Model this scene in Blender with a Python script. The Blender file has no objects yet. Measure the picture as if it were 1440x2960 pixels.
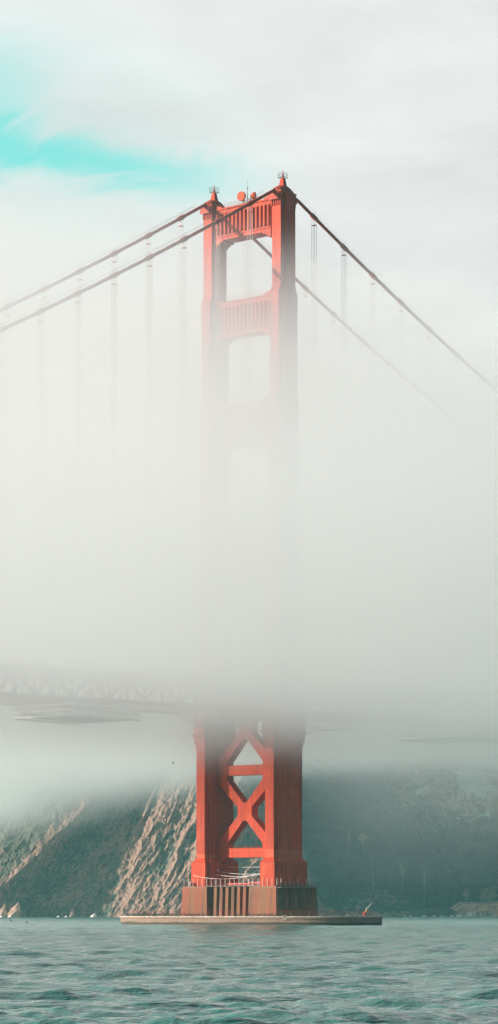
import bpy, math, random
import numpy as np
from mathutils import Vector, Matrix
random.seed(7); RNG = np.random.RandomState(11)
S = bpy.context.scene; COL = S.collection
PI = math.pi
F_PX, HZ, IMH, CAMZ = 8024.7, 2638.0, 2960.0, 3.8
TH = math.radians(50.656)
RZ = TH - PI/2                       # bridge frame: local x = across the bridge (towards the near cable), local y = along it
O = Vector((-0.33, 857.6, 0))
def W(s, t, z=0.0):
    c, n = math.cos(RZ), math.sin(RZ)
    return Vector((O.x + s*c - t*n, O.y + s*n + t*c, z))

# ------------------------------------------------------------------ node helpers
def new_mat(name):
    m = bpy.data.materials.new(name); m.use_nodes = True
    nt = m.node_tree
    return m, nt, nt.nodes['Principled BSDF'], nt.nodes['Material Output']
def val(nt, x):
    return x
def mth(nt, op, a, b=None, c=None, clamp=False):
    n = nt.nodes.new('ShaderNodeMath'); n.operation = op; n.use_clamp = clamp
    for i, v in enumerate((a, b, c)):
        if v is None: continue
        if isinstance(v, (int, float)): n.inputs[i].default_value = v
        else: nt.links.new(v, n.inputs[i])
    return n.outputs[0]
def mrange(nt, v, a, b, c=0.0, d=1.0, smooth=False):
    n = nt.nodes.new('ShaderNodeMapRange'); n.clamp = True
    if smooth: n.interpolation_type = 'SMOOTHSTEP'
    nt.links.new(v, n.inputs[0])
    for i, x in enumerate((a, b, c, d)): n.inputs[i+1].default_value = x
    return n.outputs[0]
def mixc(nt, f, a, b, mode='MIX'):
    n = nt.nodes.new('ShaderNodeMix'); n.data_type = 'RGBA'; n.blend_type = mode
    if isinstance(f, (int, float)): n.inputs[0].default_value = f
    else: nt.links.new(f, n.inputs[0])
    for i, v in ((6, a), (7, b)):
        if isinstance(v, tuple): n.inputs[i].default_value = (v+(1,))[:4]
        else: nt.links.new(v, n.inputs[i])
    return n.outputs[2]
def tco(nt, kind='Object'):
    return nt.nodes.new('ShaderNodeTexCoord').outputs[kind]
def mapv(nt, v, scale=(1,1,1), rot=(0,0,0), loc=(0,0,0)):
    n = nt.nodes.new('ShaderNodeMapping'); nt.links.new(v, n.inputs[0])
    n.inputs['Scale'].default_value = scale; n.inputs['Rotation'].default_value = rot; n.inputs['Location'].default_value = loc
    return n.outputs[0]
def noise(nt, v, scale, detail=3.0, rough=0.5, dist=0.0):
    n = nt.nodes.new('ShaderNodeTexNoise'); nt.links.new(v, n.inputs['Vector'])
    n.inputs['Scale'].default_value = scale; n.inputs['Detail'].default_value = detail
    n.inputs['Roughness'].default_value = rough; n.inputs['Distortion'].default_value = dist
    return n.outputs[0]
def bump(nt, h, strength, dist=0.1):
    n = nt.nodes.new('ShaderNodeBump'); nt.links.new(h, n.inputs['Height'])
    n.inputs['Strength'].default_value = strength; n.inputs['Distance'].default_value = dist
    return n.outputs[0]
def geo(nt):
    return nt.nodes.new('ShaderNodeNewGeometry').outputs['Position']
def sepxyz(nt, v):
    n = nt.nodes.new('ShaderNodeSeparateXYZ'); nt.links.new(v, n.inputs[0]); return n.outputs

# ------------------------------------------------------------------ materials
def paint(name, base=(0.50,0.042,0.005), worn=(0.25,0.024,0.008), fresh=(0.58,0.09,0.028), rough=0.55):
    m, nt, b, o = new_mat(name)
    p = geo(nt)
    streak = noise(nt, mapv(nt, p, (1.3,1.3,0.06)), 1.0, 4, 0.6)
    blot = noise(nt, mapv(nt, p, (1,1,0.6)), 0.22, 4, 0.6)
    c = mixc(nt, mrange(nt, streak, 0.38, 0.66), base, worn)
    c = mixc(nt, mrange(nt, blot, 0.56, 0.70, 0, 0.6), c, fresh)
    z = sepxyz(nt, p)[2]
    # riveted plate seams: level joints every 3.2 m, faint
    w = mth(nt, 'FRACT', mth(nt, 'DIVIDE', z, 3.2))
    seam = mth(nt, 'LESS_THAN', w, 0.035)
    run = noise(nt, mapv(nt, p, (3.2,3.2,0.12), loc=(5,2,1)), 1.0, 4, 0.7)
    c = mixc(nt, mrange(nt, run, 0.58, 0.72, 0, 0.55), c, (0.13,0.018,0.012))
    plate = nt.nodes.new('ShaderNodeTexWhiteNoise'); plate.noise_dimensions = '1D'
    nt.links.new(mth(nt, 'FLOOR', mth(nt, 'DIVIDE', z, 3.2)), plate.inputs['W'])
    c = mixc(nt, mth(nt, 'MULTIPLY', plate.outputs['Value'], 0.30), c, (0.30,0.035,0.016))
    c = mixc(nt, mth(nt, 'MULTIPLY', seam, 0.5), c, (0.12,0.02,0.014))
    ox, oy, oz = sepxyz(nt, tco(nt))
    vs = mth(nt, 'MAXIMUM', mth(nt, 'LESS_THAN', mth(nt, 'FRACT', mth(nt, 'DIVIDE', ox, 1.07)), 0.06), mth(nt, 'LESS_THAN', mth(nt, 'FRACT', mth(nt, 'DIVIDE', oy, 1.75)), 0.04))
    c = mixc(nt, mth(nt, 'MULTIPLY', vs, 0.35), c, (0.12,0.02,0.014))
    nt.links.new(c, b.inputs['Base Color']); b.inputs['Roughness'].default_value = rough; b.inputs['Specular IOR Level'].default_value = 0.1
    nt.links.new(bump(nt, mth(nt, 'ADD', streak, blot), 0.25, 0.05), b.inputs['Normal'])
    return m
def flat(name, col, rough=0.6, metal=0.0, var=0.25, sc=2.0):
    m, nt, b, o = new_mat(name)
    n = noise(nt, geo(nt), sc, 4, 0.6)
    c = mixc(nt, mrange(nt, n, 0.35, 0.7), tuple(x*(1-var) for x in col), tuple(min(1, x*(1+var)) for x in col))
    nt.links.new(c, b.inputs['Base Color']); b.inputs['Roughness'].default_value = rough; b.inputs['Metallic'].default_value = metal
    return m
M = {}
M['orange'] = paint('orange_paint')
M['orange_cable'] = paint('cable_paint', (0.40,0.055,0.028), (0.28,0.045,0.026), (0.46,0.08,0.045))
M['fresh'] = paint('fresh_orange_paint', (0.52,0.085,0.035), (0.45,0.07,0.03), (0.56,0.11,0.05))
M['rope'] = flat('rope_wire', (0.30,0.24,0.22), 0.5)
M['steel'] = flat('grey_steel', (0.25,0.25,0.25), 0.5)
M['pale'] = flat('pale_paint', (0.62,0.60,0.57), 0.6)
M['wood'] = flat('bleached_boards', (0.86,0.76,0.70), 0.7, 0, 0.08)
M['net'] = flat('netting', (0.30,0.28,0.26), 0.8)
M['dark'] = flat('dark_steel', (0.035,0.035,0.038), 0.5)
M['red'] = flat('red_paint', (0.45,0.03,0.025), 0.4)
M['signw'] = flat('sign_white', (0.70,0.56,0.48), 0.5, 0, 0.06)
M['ink'] = flat('sign_ink', (0.18,0.13,0.07), 0.6)
M['signo'] = flat('sign_orange', (0.85,0.22,0.14), 0.5, 0, 0.08)
M['bird'] = flat('black_feather', (0.012,0.014,0.016), 0.6)
M['gull'] = flat('white_feather', (0.75,0.75,0.73), 0.7)
M['yellow'] = flat('yellow_float', (0.80,0.36,0.06), 0.5)
M['slab'] = flat('deck_concrete', (0.22,0.17,0.15), 0.8)
M['rockw'] = flat('guano_rock', (0.62,0.56,0.52), 0.9, 0, 0.3, 0.8)
M['trunk'] = flat('bark', (0.26,0.22,0.19), 0.9)

def pier_mat():
    m, nt, b, o = new_mat('stained_pier_concrete')
    tc = tco(nt); p = geo(nt)
    st = noise(nt, mapv(nt, tc, (0.9,0.9,0.03)), 1.0, 5, 0.6)
    st2 = noise(nt, mapv(nt, tc, (0.35,0.35,0.02), loc=(7,3,0)), 1.0, 3, 0.5)
    fine = noise(nt, p, 1.8, 6, 0.65)
    c = mixc(nt, mrange(nt, st, 0.40, 0.62), (0.19,0.075,0.027), (0.09,0.04,0.022))
    c = mixc(nt, mrange(nt, st2, 0.50, 0.60, 0, 0.8), c, (0.23,0.048,0.018))
    z = sepxyz(nt, p)[2]
    c = mixc(nt, mrange(nt, z, 11.0, 11.8, 0, 0.5), c, (0.20,0.13,0.09))
    run = noise(nt, mapv(nt, tc, (2.2,2.2,0.10)), 1.0, 3, 0.6)
    c = mixc(nt, mth(nt, 'MULTIPLY', mrange(nt, run, 0.60, 0.70), 0.35), c, (0.42,0.36,0.30))
    c = mixc(nt, mrange(nt, fine, 0.35, 0.7, 0.0, 0.35), c, (0.10,0.06,0.045))
    nt.links.new(c, b.inputs['Base Color']); b.inputs['Roughness'].default_value = 0.85
    nt.links.new(bump(nt, fine, 0.5, 0.12), b.inputs['Normal'])
    return m
M['pier'] = pier_mat()
def fender_mat():
    m, nt, b, o = new_mat('fender_concrete')
    p = geo(nt); z = sepxyz(nt, p)[2]
    drip = noise(nt, mapv(nt, p, (1.1,1.1,0.12)), 1.0, 4, 0.7)
    fine = noise(nt, p, 1.2, 6, 0.7)
    c = mixc(nt, mrange(nt, fine, 0.35, 0.68), (0.26,0.175,0.13), (0.14,0.095,0.07))
    # white bird droppings running down from the lip
    lim = mth(nt, 'SUBTRACT', 3.1, mth(nt, 'MULTIPLY', drip, 1.5))
    wm = mth(nt, 'MULTIPLY', mth(nt, 'SUBTRACT', z, lim), 1.4, clamp=True)
    c = mixc(nt, mth(nt, 'MULTIPLY', wm, 0.85), c, (0.62,0.58,0.54))
    # wet, weed-covered foot
    wet = mth(nt, 'MULTIPLY', mth(nt, 'SUBTRACT', mth(nt, 'ADD', 0.45, mth(nt, 'MULTIPLY', noise(nt, p, 0.12, 4), 1.2)), z), 3.0, clamp=True)
    c = mixc(nt, mth(nt, 'MULTIPLY', wet, 0.85), c, (0.028,0.024,0.020))
    # level construction joint and upright joints
    j = mth(nt, 'LESS_THAN', mth(nt, 'ABSOLUTE', mth(nt, 'SUBTRACT', z, 1.25)), 0.05)
    c = mixc(nt, mth(nt, 'MULTIPLY', j, 0.7), c, (0.10,0.07,0.05))
    rust = noise(nt, mapv(nt, p, (0.16,0.16,0.5), loc=(3.3,0,0)), 1.0, 5, 0.7)
    c = mixc(nt, mrange(nt, rust, 0.66, 0.72, 0, 0.8), c, (0.35,0.10,0.04))
    nt.links.new(c, b.inputs['Base Color']); b.inputs['Roughness'].default_value = 0.85
    nt.links.new(bump(nt, fine, 0.5, 0.1), b.inputs['Normal'])
    return m
M['fender'] = fender_mat()
def rock_mat(name, rockc, rockd, veg, vegd, rs=0.05):
    m, nt, b, o = new_mat(name)
    p = geo(nt)
    at = nt.nodes.new('ShaderNodeAttribute'); at.attribute_name = 'rock'
    n1 = noise(nt, p, rs, 8, 0.68); n2 = noise(nt, p, rs*7, 5, 0.7)
    f = mth(nt, 'ADD', at.outputs['Fac'], mth(nt, 'MULTIPLY', mth(nt, 'SUBTRACT', n1, 0.5), 1.5))
    f = mth(nt, 'ADD', f, mth(nt, 'MULTIPLY', mth(nt, 'SUBTRACT', n2, 0.5), 0.9))
    f = mrange(nt, f, 0.42, 0.68)
    cr = mixc(nt, mrange(nt, n2, 0.35, 0.65), rockd, rockc)
    cv = mixc(nt, mrange(nt, n2, 0.4, 0.6), vegd, veg)
    nt.links.new(mixc(nt, f, cv, cr), b.inputs['Base Color'])
    b.inputs['Roughness'].default_value = 0.95; b.inputs['Specular IOR Level'].default_value = 0.15
    nt.links.new(bump(nt, mth(nt, 'ADD', n1, mth(nt,'MULTIPLY',n2,0.3)), 1.0, 3.0), b.inputs['Normal'])
    return m
M['cliff'] = rock_mat('headland_rock', (0.31,0.185,0.14), (0.17,0.115,0.095), (0.150,0.120,0.082), (0.045,0.070,0.062))
M['hill'] = rock_mat('hill_scrub', (0.36,0.24,0.17), (0.20,0.14,0.10), (0.05,0.08,0.06), (0.012,0.05,0.05), 0.03)
M['bank'] = rock_mat('bank_earth', (0.55,0.36,0.25), (0.34,0.22,0.15), (0.07,0.09,0.06), (0.04,0.06,0.04), 0.08)
def leaf_mat(name, a, b_, sc=0.15):
    m, nt, b, o = new_mat(name)
    n = noise(nt, geo(nt), sc, 3, 0.6)
    nt.links.new(mixc(nt, mrange(nt, n, 0.35, 0.65), a, b_), b.inputs['Base Color'])
    b.inputs['Roughness'].default_value = 0.8; b.inputs['Specular IOR Level'].default_value = 0.2
    return m
M['leaf'] = leaf_mat('dark_foliage', (0.010,0.045,0.042), (0.045,0.078,0.055))
M['leaf_pale'] = leaf_mat('dry_foliage', (0.16,0.14,0.09), (0.24,0.20,0.13))

M['leaf_sunlit'] = leaf_mat('sunlit_foliage', (0.07,0.095,0.065), (0.16,0.15,0.105), 0.12)  # lighter leaf colour stands in for sunlight on the upper right wood
def water_mat():
    m, nt, b, o = new_mat('sea_water')
    p = geo(nt); y = sepxyz(nt, p)[1]
    b.inputs['Base Color'].default_value = (0.040,0.155,0.138,1)
    b.inputs['IOR'].default_value = 1.33
    nt.links.new(mrange(nt, y, 80, 900, 0.04, 0.18), b.inputs['Roughness'])
    n1 = noise(nt, mapv(nt, p, (0.55,1.0,1.0)), 1.3, 5, 0.62)
    n2 = noise(nt, mapv(nt, p, (0.06,0.014,1.0)), 1.0, 4, 0.6)       # broad cat's-paws
    n3 = noise(nt, mapv(nt, p, (0.16,0.05,1.0)), 1.0, 5, 0.65)
    h = mth(nt, 'ADD', mth(nt, 'MULTIPLY', n1, 0.22), mth(nt, 'MULTIPLY', n3, 0.6))
    h = mth(nt, 'ADD', h, mth(nt, 'MULTIPLY', n2, 0.4))
    nt.links.new(bump(nt, h, 1.0, 1.0), b.inputs['Normal'])
    return m
M['water'] = water_mat()

# ------------------------------------------------------------------ mesh helpers
class MB:
    def __init__(s): s.v = []; s.f = []
    def add(s, vs, fs):
        n = len(s.v); s.v += [tuple(v) for v in vs]; s.f += [tuple(i+n for i in f) for f in fs]; return s
    def box(s, x0, x1, y0, y1, z0, z1):
        return s.add([(x0,y0,z0),(x1,y0,z0),(x1,y1,z0),(x0,y1,z0),(x0,y0,z1),(x1,y0,z1),(x1,y1,z1),(x0,y1,z1)],
                     [(0,3,2,1),(4,5,6,7),(0,1,5,4),(1,2,6,5),(2,3,7,6),(3,0,4,7)])
    def loft(s, rings, cap=True):
        n = len(rings[0]); vs = [p for r in rings for p in r]; fs = []
        for k in range(len(rings)-1):
            for i in range(n):
                j = (i+1) % n; fs.append((k*n+i, k*n+j, (k+1)*n+j, (k+1)*n+i))
        if cap: fs.append(tuple(range(n-1,-1,-1))); fs.append(tuple((len(rings)-1)*n+i for i in range(n)))
        return s.add(vs, fs)
    def prism_y(s, poly, y0, y1):            # poly in (x, z)
        a = sum(poly[i][0]*poly[(i+1)%len(poly)][1]-poly[(i+1)%len(poly)][0]*poly[i][1] for i in range(len(poly)))
        if a > 0: poly = poly[::-1]
        return s.loft([[(x,y0,z) for x,z in poly], [(x,y1,z) for x,z in poly]][::1])
    def tube(s, pts, r, n=6, cap=True):
        pts = [Vector(p) for p in pts]; rings = []
        rs = r if isinstance(r, (list,tuple)) else [r]*len(pts)
        for i, p in enumerate(pts):
            d = (pts[min(i+1,len(pts)-1)] - pts[max(i-1,0)]).normalized()
            up = Vector((0,0,1)) if abs(d.z) < 0.95 else Vector((1,0,0))
            a = d.cross(up).normalized(); b = d.cross(a).normalized()
            rings.append([p + a*(rs[i]*math.cos(2*PI*k/n)) + b*(rs[i]*math.sin(2*PI*k/n)) for k in range(n)])
        return s.loft(rings, cap)
    def lathe(s, prof, n=16, c=(0,0,0)):
        return s.loft([[(c[0]+r*math.cos(2*PI*k/n), c[1]+r*math.sin(2*PI*k/n), c[2]+z) for k in range(n)] for r, z in prof])
    def ball(s, c, r, n=8, m=5):
        rx, ry, rz = (r,)*3 if isinstance(r,(int,float)) else r
        return s.loft([[(c[0]+rx*math.sin(PI*(j+.15)/(m+.3))*math.cos(2*PI*k/n), c[1]+ry*math.sin(PI*(j+.15)/(m+.3))*math.sin(2*PI*k/n),
                         c[2]-rz*math.cos(PI*(j+.15)/(m+.3))) for k in range(n)] for j in range(m+1)])
    def shift(s, x, y, z): s.v = [(a-x,b-y,c-z) for a,b,c in s.v]; return s
    def build(s, name, mat, parent=None, smooth=False):
        me = bpy.data.meshes.new(name); me.from_pydata(s.v, [], s.f); me.update()
        me.materials.append(mat)
        o = bpy.data.objects.new(name, me); COL.objects.link(o)
        if parent: o.parent = parent
        if smooth: me.polygons.foreach_set('use_smooth', [True]*len(me.polygons))
        return o
def tag(o, label=None, cat=None, group=None, kind=None):
    if label: o['label'] = label
    if cat: o['category'] = cat
    if group: o['group'] = group
    if kind: o['kind'] = kind
    return o
def empty(name, loc, rz=0.0):
    o = bpy.data.objects.new(name, None); COL.objects.link(o); o.location = loc; o.rotation_euler[2] = rz
    o.empty_display_size = 1; return o
def place(o, s, t, z, rz=None):              # put an object standing in the bridge frame
    o.location = W(s,t,z); o.rotation_euler[2] = RZ if rz is None else rz; return o
def copy_tree(o, parent=None):
    c = o.copy(); COL.objects.link(c); c.parent = parent
    for ch in o.children: copy_tree(ch, c)
    return c

# ------------------------------------------------------------------ numpy noise
def vnoise(x, y, seed=0):
    xi = np.floor(x).astype(np.int64); yi = np.floor(y).astype(np.int64)
    fx = x-xi; fy = y-yi; fx = fx*fx*(3-2*fx); fy = fy*fy*(3-2*fy)
    def h(a, b):
        n = (a*374761393 + b*668265263 + seed*974634777) & 0xffffffff
        n = ((n ^ (n >> 13))*1274126177) & 0xffffffff
        return ((n ^ (n >> 16)) & 0xffff)/65535.0
    return (h(xi,yi)*(1-fx)+h(xi+1,yi)*fx)*(1-fy) + (h(xi,yi+1)*(1-fx)+h(xi+1,yi+1)*fx)*fy
def fbm(x, y, o=5, g=0.5, seed=0):
    a = 1; s = 0; t = 0
    for k in range(o): s = s + a*vnoise(x*2**k, y*2**k, seed+k); t += a; a *= g
    return s/t
def ridged(x, y, o=4, g=0.5, seed=0):
    a = 1; s = 0; t = 0
    for k in range(o): s = s + a*(1-np.abs(2*vnoise(x*2**k, y*2**k, seed+k)-1)); t += a; a *= g
    return s/t
def sst(x, a, b):
    u = np.clip((x-a)/(b-a), 0, 1); return u*u*(3-2*u)
def grid_obj(name, P, mat, attr=None, smooth=True, flip=False):
    nr, nc, _ = P.shape
    me = bpy.data.meshes.new(name)
    me.vertices.add(nr*nc); me.vertices.foreach_set('co', P.astype(np.float32).ravel())
    i = np.arange(nr*nc).reshape(nr, nc)
    q = np.stack([i[:-1,:-1], i[:-1,1:], i[1:,1:], i[1:,:-1]], -1).reshape(-1,4)
    if flip: q = q[:,::-1]
    nf = len(q); me.loops.add(nf*4); me.loops.foreach_set('vertex_index', q.ravel().astype(np.int32))
    me.polygons.add(nf); me.polygons.foreach_set('loop_start', np.arange(0,nf*4,4,dtype=np.int32))
    me.polygons.foreach_set('loop_total', np.full(nf,4,dtype=np.int32))
    me.polygons.foreach_set('use_smooth', np.full(nf, smooth))
    me.update(calc_edges=True)
    if attr is not None:
        a = me.attributes.new('rock', 'FLOAT', 'POINT'); a.data.foreach_set('value', attr.astype(np.float32).ravel())
    me.materials.append(mat)
    o = bpy.data.objects.new(name, me); COL.objects.link(o); return o

# ================================================================== TOWER
tower = empty('bridge_tower', W(0,0,11.85), RZ)
tag(tower, 'tall orange-red steel suspension bridge tower standing on the stained pier, its middle lost in fog', 'bridge tower')
def cross(cx, w, L, z, ds=0.95, dt=1.7):
    a, b = w/2, L/2; c, d = a+ds, b-dt
    q = [(a,b),(a,d),(c,d),(c,-d),(a,-d),(a,-b),(-a,-b),(-a,-d),(-c,-d),(-c,d),(-a,d),(-a,b)]
    return [(cx+x, y, z) for x, y in q[::-1]]
SEG = [(11.85,5.6,16.2),(19.2,5.6,16.2),(20.5,3.3,14.0),(54.6,3.3,14.0),(54.6,3.7,14.4),(56.0,3.7,14.4),(56.0,4.3,15.2),(58.0,4.3,15.2),
       (58.3,4.9,16.2),(59.2,4.9,16.2),(59.2,4.3,15.6),(75.6,4.3,15.6),(77.0,3.4,12.4),
       (119.0,3.4,12.4),(121.0,3.4,10.8),(160.0,3.4,10.8),(162.0,3.35,9.3),(193.0,3.35,9.3),(195.2,3.35,7.2),(223.4,3.35,7.2)]
Z0 = 11.85
for sd in (1, -1):
    cx = sd*13.716 + 0.45
    mb = MB(); mb.loft([cross(cx, w, L, z) for z, w, L in SEG]); mb.shift(0,0,Z0)
    leg = mb.build('leg', M['orange'], tower)
    # fluting near the top and bottom panel ribs on the portal faces
    mb = MB()
    for k in range(5):
        x = cx-1.62+k*0.81
        mb.box(x-0.16, x+0.16, -3.6-0.30, -3.6-0.002, 219.4, 223.2)
    for k in range(9):
        y = -3.5+k*0.875
        mb.box(cx+1.68, cx+1.68+0.16, y-0.12, y+0.12, 219.4, 223.2)
    mb.box(cx-1.85, cx+1.95, -4.0, 3.9, 223.402, 223.8)
    mb.shift(0,0,Z0).build('fluting', M['orange'], leg)
    mb = MB()
    for z in (24.0, 28.6, 33.2, 37.8, 42.4, 47.0, 51.6):
        mb.box(cx-1.652, cx+1.652, -7.03, 7.03, z-0.06, z+0.06)
    for x in (-0.9, 0.9):
        mb.box(cx+x-0.05, cx+x+0.05, -8.13, -8.102, 12.0, 19.0)
    for y in (-6.5,-4.9,-3.2,-1.6,0,1.6,3.2,4.9,6.5):
        xx = 3.75 if abs(y) < 6.4 else 2.8
        mb.box(cx+xx+0.002, cx+xx+0.04, y-0.06, y+0.06, 12.0, 19.1)
    mb.box(cx-2.86, cx+2.86, -8.16, 8.16, 19.0, 19.2)
    mb.shift(0,0,Z0).build('seam_strip', M['orange_cable'], leg)
    mb = MB(); mb.loft([cross(cx, 3.33, 14.03, z) for z in (20.55, 23.0 if sd > 0 else 22.0)]); mb.shift(0,0,Z0)
    mb.build('fresh_paint_band', M['fresh'], leg)
    # access gallery round the collar
    mb = MB()
    for (x0,x1,y0,y1) in ((cx-3.9,cx+3.9,-8.9,-8.2),(cx-3.9,cx+3.9,8.2,8.9),(cx+3.5,cx+4.2,-8.9,8.9),(cx-4.2,cx-3.5,-8.9,8.9)):
        mb.box(x0,x1,y0,y1,58.9,59.05)
    for y in (-8.9,-5.3,-1.8,1.8,5.3,8.9):
        for xx in (cx-4.2, cx+4.2): mb.tube([(xx,y,59),(xx,y,60.6)],0.05,5)
    for xx in (cx-4.2, cx+4.2):
        for zz in (59.8,60.6): mb.tube([(xx,-8.9,zz),(xx,8.9,zz)],0.04,5)
    for yy in (-8.9, 8.9):
        for zz in (59.8,60.6): mb.tube([(cx-4.2,yy,zz),(cx+4.2,yy,zz)],0.04,5)
    mb.shift(0,0,Z0).build('collar_gallery', M['orange_cable'], leg)
    # saddle housing: bell-shaped ribbed hood over the cable
    prof = []
    mb = MB(); cc = sd*13.716+0.1
    for k in range(25):
        y = -4.7+9.4*k/24; u = abs(y)/4.7
        top = 223.3 + 2.9*(math.cos(u*PI/2)**0.55) - 0.3*u
        if u > 0.999: top = 223.0
        prof.append((y, top))
    rings = []
    for y, top in prof:
        hw = 1.9; h = top-222.4
        zb = 222.4 - 1.4*sst(np.array(abs(y)),3.4,4.7)*1.0
        zb = float(zb)
        rings.append([(cc-hw,y,zb),(cc+hw,y,zb),(cc+hw,y,zb+(top-zb)*0.55),(cc+hw*0.62,y,zb+(top-zb)*0.88),(cc,y,top),(cc-hw*0.62,y,zb+(top-zb)*0.88),(cc-hw,y,zb+(top-zb)*0.55)])
    mb.loft(rings[::-1]); mb.shift(0,0,Z0)
    hood = mb.build('saddle_housing', M['orange_cable'], tower)
    mb = MB()
    for k in range(1, 24):
        if k % 2: continue
        y, top = prof[k]; zb = 222.4
        hw = 1.95
        pts = [(cc-hw,y,zb),(cc-hw,y,zb+(top-zb)*0.56),(cc-hw*0.63,y,zb+(top-zb)*0.90),(cc,y,top+0.05),(cc+hw*0.63,y,zb+(top-zb)*0.90),(cc+hw,y,zb+(top-zb)*0.56),(cc+hw,y,zb)]
        mb.tube(pts, 0.07, 4)
    mb.shift(0,0,Z0).build('hood_rib', M['orange_cable'], hood)
    mb = MB()
    def sq(h, z): return [(cc-h,-h,z),(cc+h,-h,z),(cc+h,h,z),(cc-h,h,z)][::1]
    mb.loft([sq(0.86,225.9),sq(0.80,226.5),sq(0.52,228.2),sq(0.52,228.45)]); mb.shift(0,0,Z0)
    cap = mb.build('finial', M['orange'], hood)
    mb = MB()
    for a in (-1,1):
        for b in (-1,1): mb.tube([(cc+a*1.05,b*1.05,228.5),(cc+a*1.05,b*1.05,229.9)],0.05,4)
    for z in (228.5,229.2,229.9):
        for a in (-1,1):
            mb.tube([(cc-1.05,a*1.05,z),(cc+1.05,a*1.05,z)],0.045 if z>228.6 else 0.09,4)
            mb.tube([(cc+a*1.05,-1.05,z),(cc+a*1.05,1.05,z)],0.045 if z>228.6 else 0.09,4)
    mb.shift(0,0,Z0).build('beacon_cage', M['dark'], hood)
    mb = MB(); mb.lathe([(0.28,228.46),(0.28,229.6),(0.12,229.7),(0.07,230.8)],8,(cc,0,0)); mb.shift(0,0,Z0)
    mb.build('beacon', M['red'], hood)
def portal(zb, zt, half, nr, y=2.6):
    """horizontal strut between the legs with upright flutes and stepped corner brackets"""
    x = half
    mb = MB()
    mb.box(-x, x, -y+0.25, y-0.25, zb, zt)
    mb.box(-x, x, -y, -y+0.248, zb, zb+1.6); mb.box(-x, x, -y, -y+0.248, zt-1.9, zt)
    mb.box(-x, x, y-0.248, y, zb, zb+1.6); mb.box(-x, x, y-0.248, y, zt-1.9, zt)
    mb.box(-x, x, -y-0.35, -y-0.002, zt-0.6, zt-0.1); mb.box(-x, x, -y-0.25, -y-0.002, zb+1.0, zb+1.35)
    for sx in (-1,1):
        for k,(w,h) in enumerate(((3.2,0.55),(1.9,1.1),(1.0,1.75))):
            a, b = sorted((sx*(x-w), sx*(x-(3.2 if k==0 else 0)+ (0 if k==0 else 0))))
            a, b = sorted((sx*(x-w), sx*x))
            mb.box(a, b, -y+0.01*k, y-0.01*k, zb-h, zb-(0,0.55,1.1)[k]-0.0)
        for k,(w,h) in enumerate(((2.6,0.5),(1.5,1.0))):
            a, b = sorted((sx*(x-w), sx*x))
            mb.box(a, b, -y+0.02, y-0.02, zt+(0,0.5)[k], zt+h)
    o = mb.shift(0,0,Z0).build('portal_strut', M['orange'], tower)
    span = 2*(x-0.9); p = span/nr
    mb = MB()
    h0, h1 = zb+1.6, zt-1.9
    for k in range(nr+1):
        cx = -x+0.9+k*p
        for sy in (-1,1):
            yy = sy*(y-0.25)
            q = [(cx-p*0.27,yy+0.002*sy),(cx-p*0.17,yy+sy*0.55),(cx+p*0.17,yy+sy*0.55),(cx+p*0.27,yy+0.002*sy)]
            if sy > 0: q = q[::-1]
            if nr > 1:
                MB().loft([[(a,b,h0+0.002) for a,b in q],[(a,b,h1-0.002) for a,b in q]]).shift(0,0,Z0).build('flute', M['orange'], o)
    # walkway rail along the top
    mb = MB()
    for k in range(15):
        xx = -x+3+k*(2*x-6)/14
        mb.tube([(xx,-y+0.1,zt),(xx,-y+0.1,zt+1.2)],0.045,4)
    for z in (0.6,1.2): mb.tube([(-x+3,-y+0.1,zt+z),(x-3,-y+0.1,zt+z)],0.04,4)
    mb.shift(0,0,Z0).build('top_rail', M['orange_cable'], o)
portal(212.3, 222.3, 11.1, 13)
portal(182.0, 193.0, 11.1, 13)
portal(148.0, 161.0, 11.1, 12, 3.0)
portal(107.5, 120.5, 11.1, 12, 3.2)
portal(64.2, 75.4, 10.9, 1, 3.6)
# X bracing below the deck
def mir(q, sx, c=None):
    return [(sx*x+0.45*0, (z if c is None else 2*c-z)) for x, z in q]
T = 1.6
mb = MB()
cz = 34.95
node = [(0.7,32.1),(2.75,33.6),(2.75,36.3),(0.7,37.8),(-0.7,37.8),(-2.75,36.3),(-2.75,33.6),(-0.7,32.1)]
diag = [(0.7,37.8),(2.75,36.3),(11.3,44.5),(7.1,44.8)]
guss = [(7.1,44.8),(11.3,44.5),(11.3,47.8),(7.1,47.8)]
mb.prism_y(node, -T, T)
for sx in (1,-1):
    for c in (None, cz):
        mb.prism_y(mir(diag, sx, c), -T, T); 
    mb.prism_y(mir(guss, sx), -T, T)
    g2 = [(7.1,25.1),(11.3,25.4),(11.3,20.2),(9.6,18.9),(7.1,20.9)]
    mb.prism_y(mir(g2, sx), -T, T)
br = mb.shift(0,0,Z0).build('cross_brace', M['orange'], tower)
mb = MB(); c2 = 47.8
up = [(7.1,50.5),(11.3,51.0),(2.75,59.2),(0.7,57.5)]
n2 = [(0.7,57.5),(2.75,59.2),(2.75,62.2),(0.7,63.6),(-0.7,63.6),(-2.75,62.2),(-2.75,59.2),(-0.7,57.5)]
mb.prism_y(n2, -T, T)
for sx in (1,-1):
    mb.prism_y(mir(up, sx), -T, T)
    mb.prism_y(mir([(7.1,47.8),(11.3,47.8),(11.3,51.0),(7.1,50.5)], sx), -T, T)
    mb.prism_y(mir([(0.7,63.6),(2.75,62.2),(5.4,64.19),(1.6,64.19)], sx), -T, T)
mb.shift(0,0,Z0).build('cross_brace', M['orange'], tower)
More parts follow.
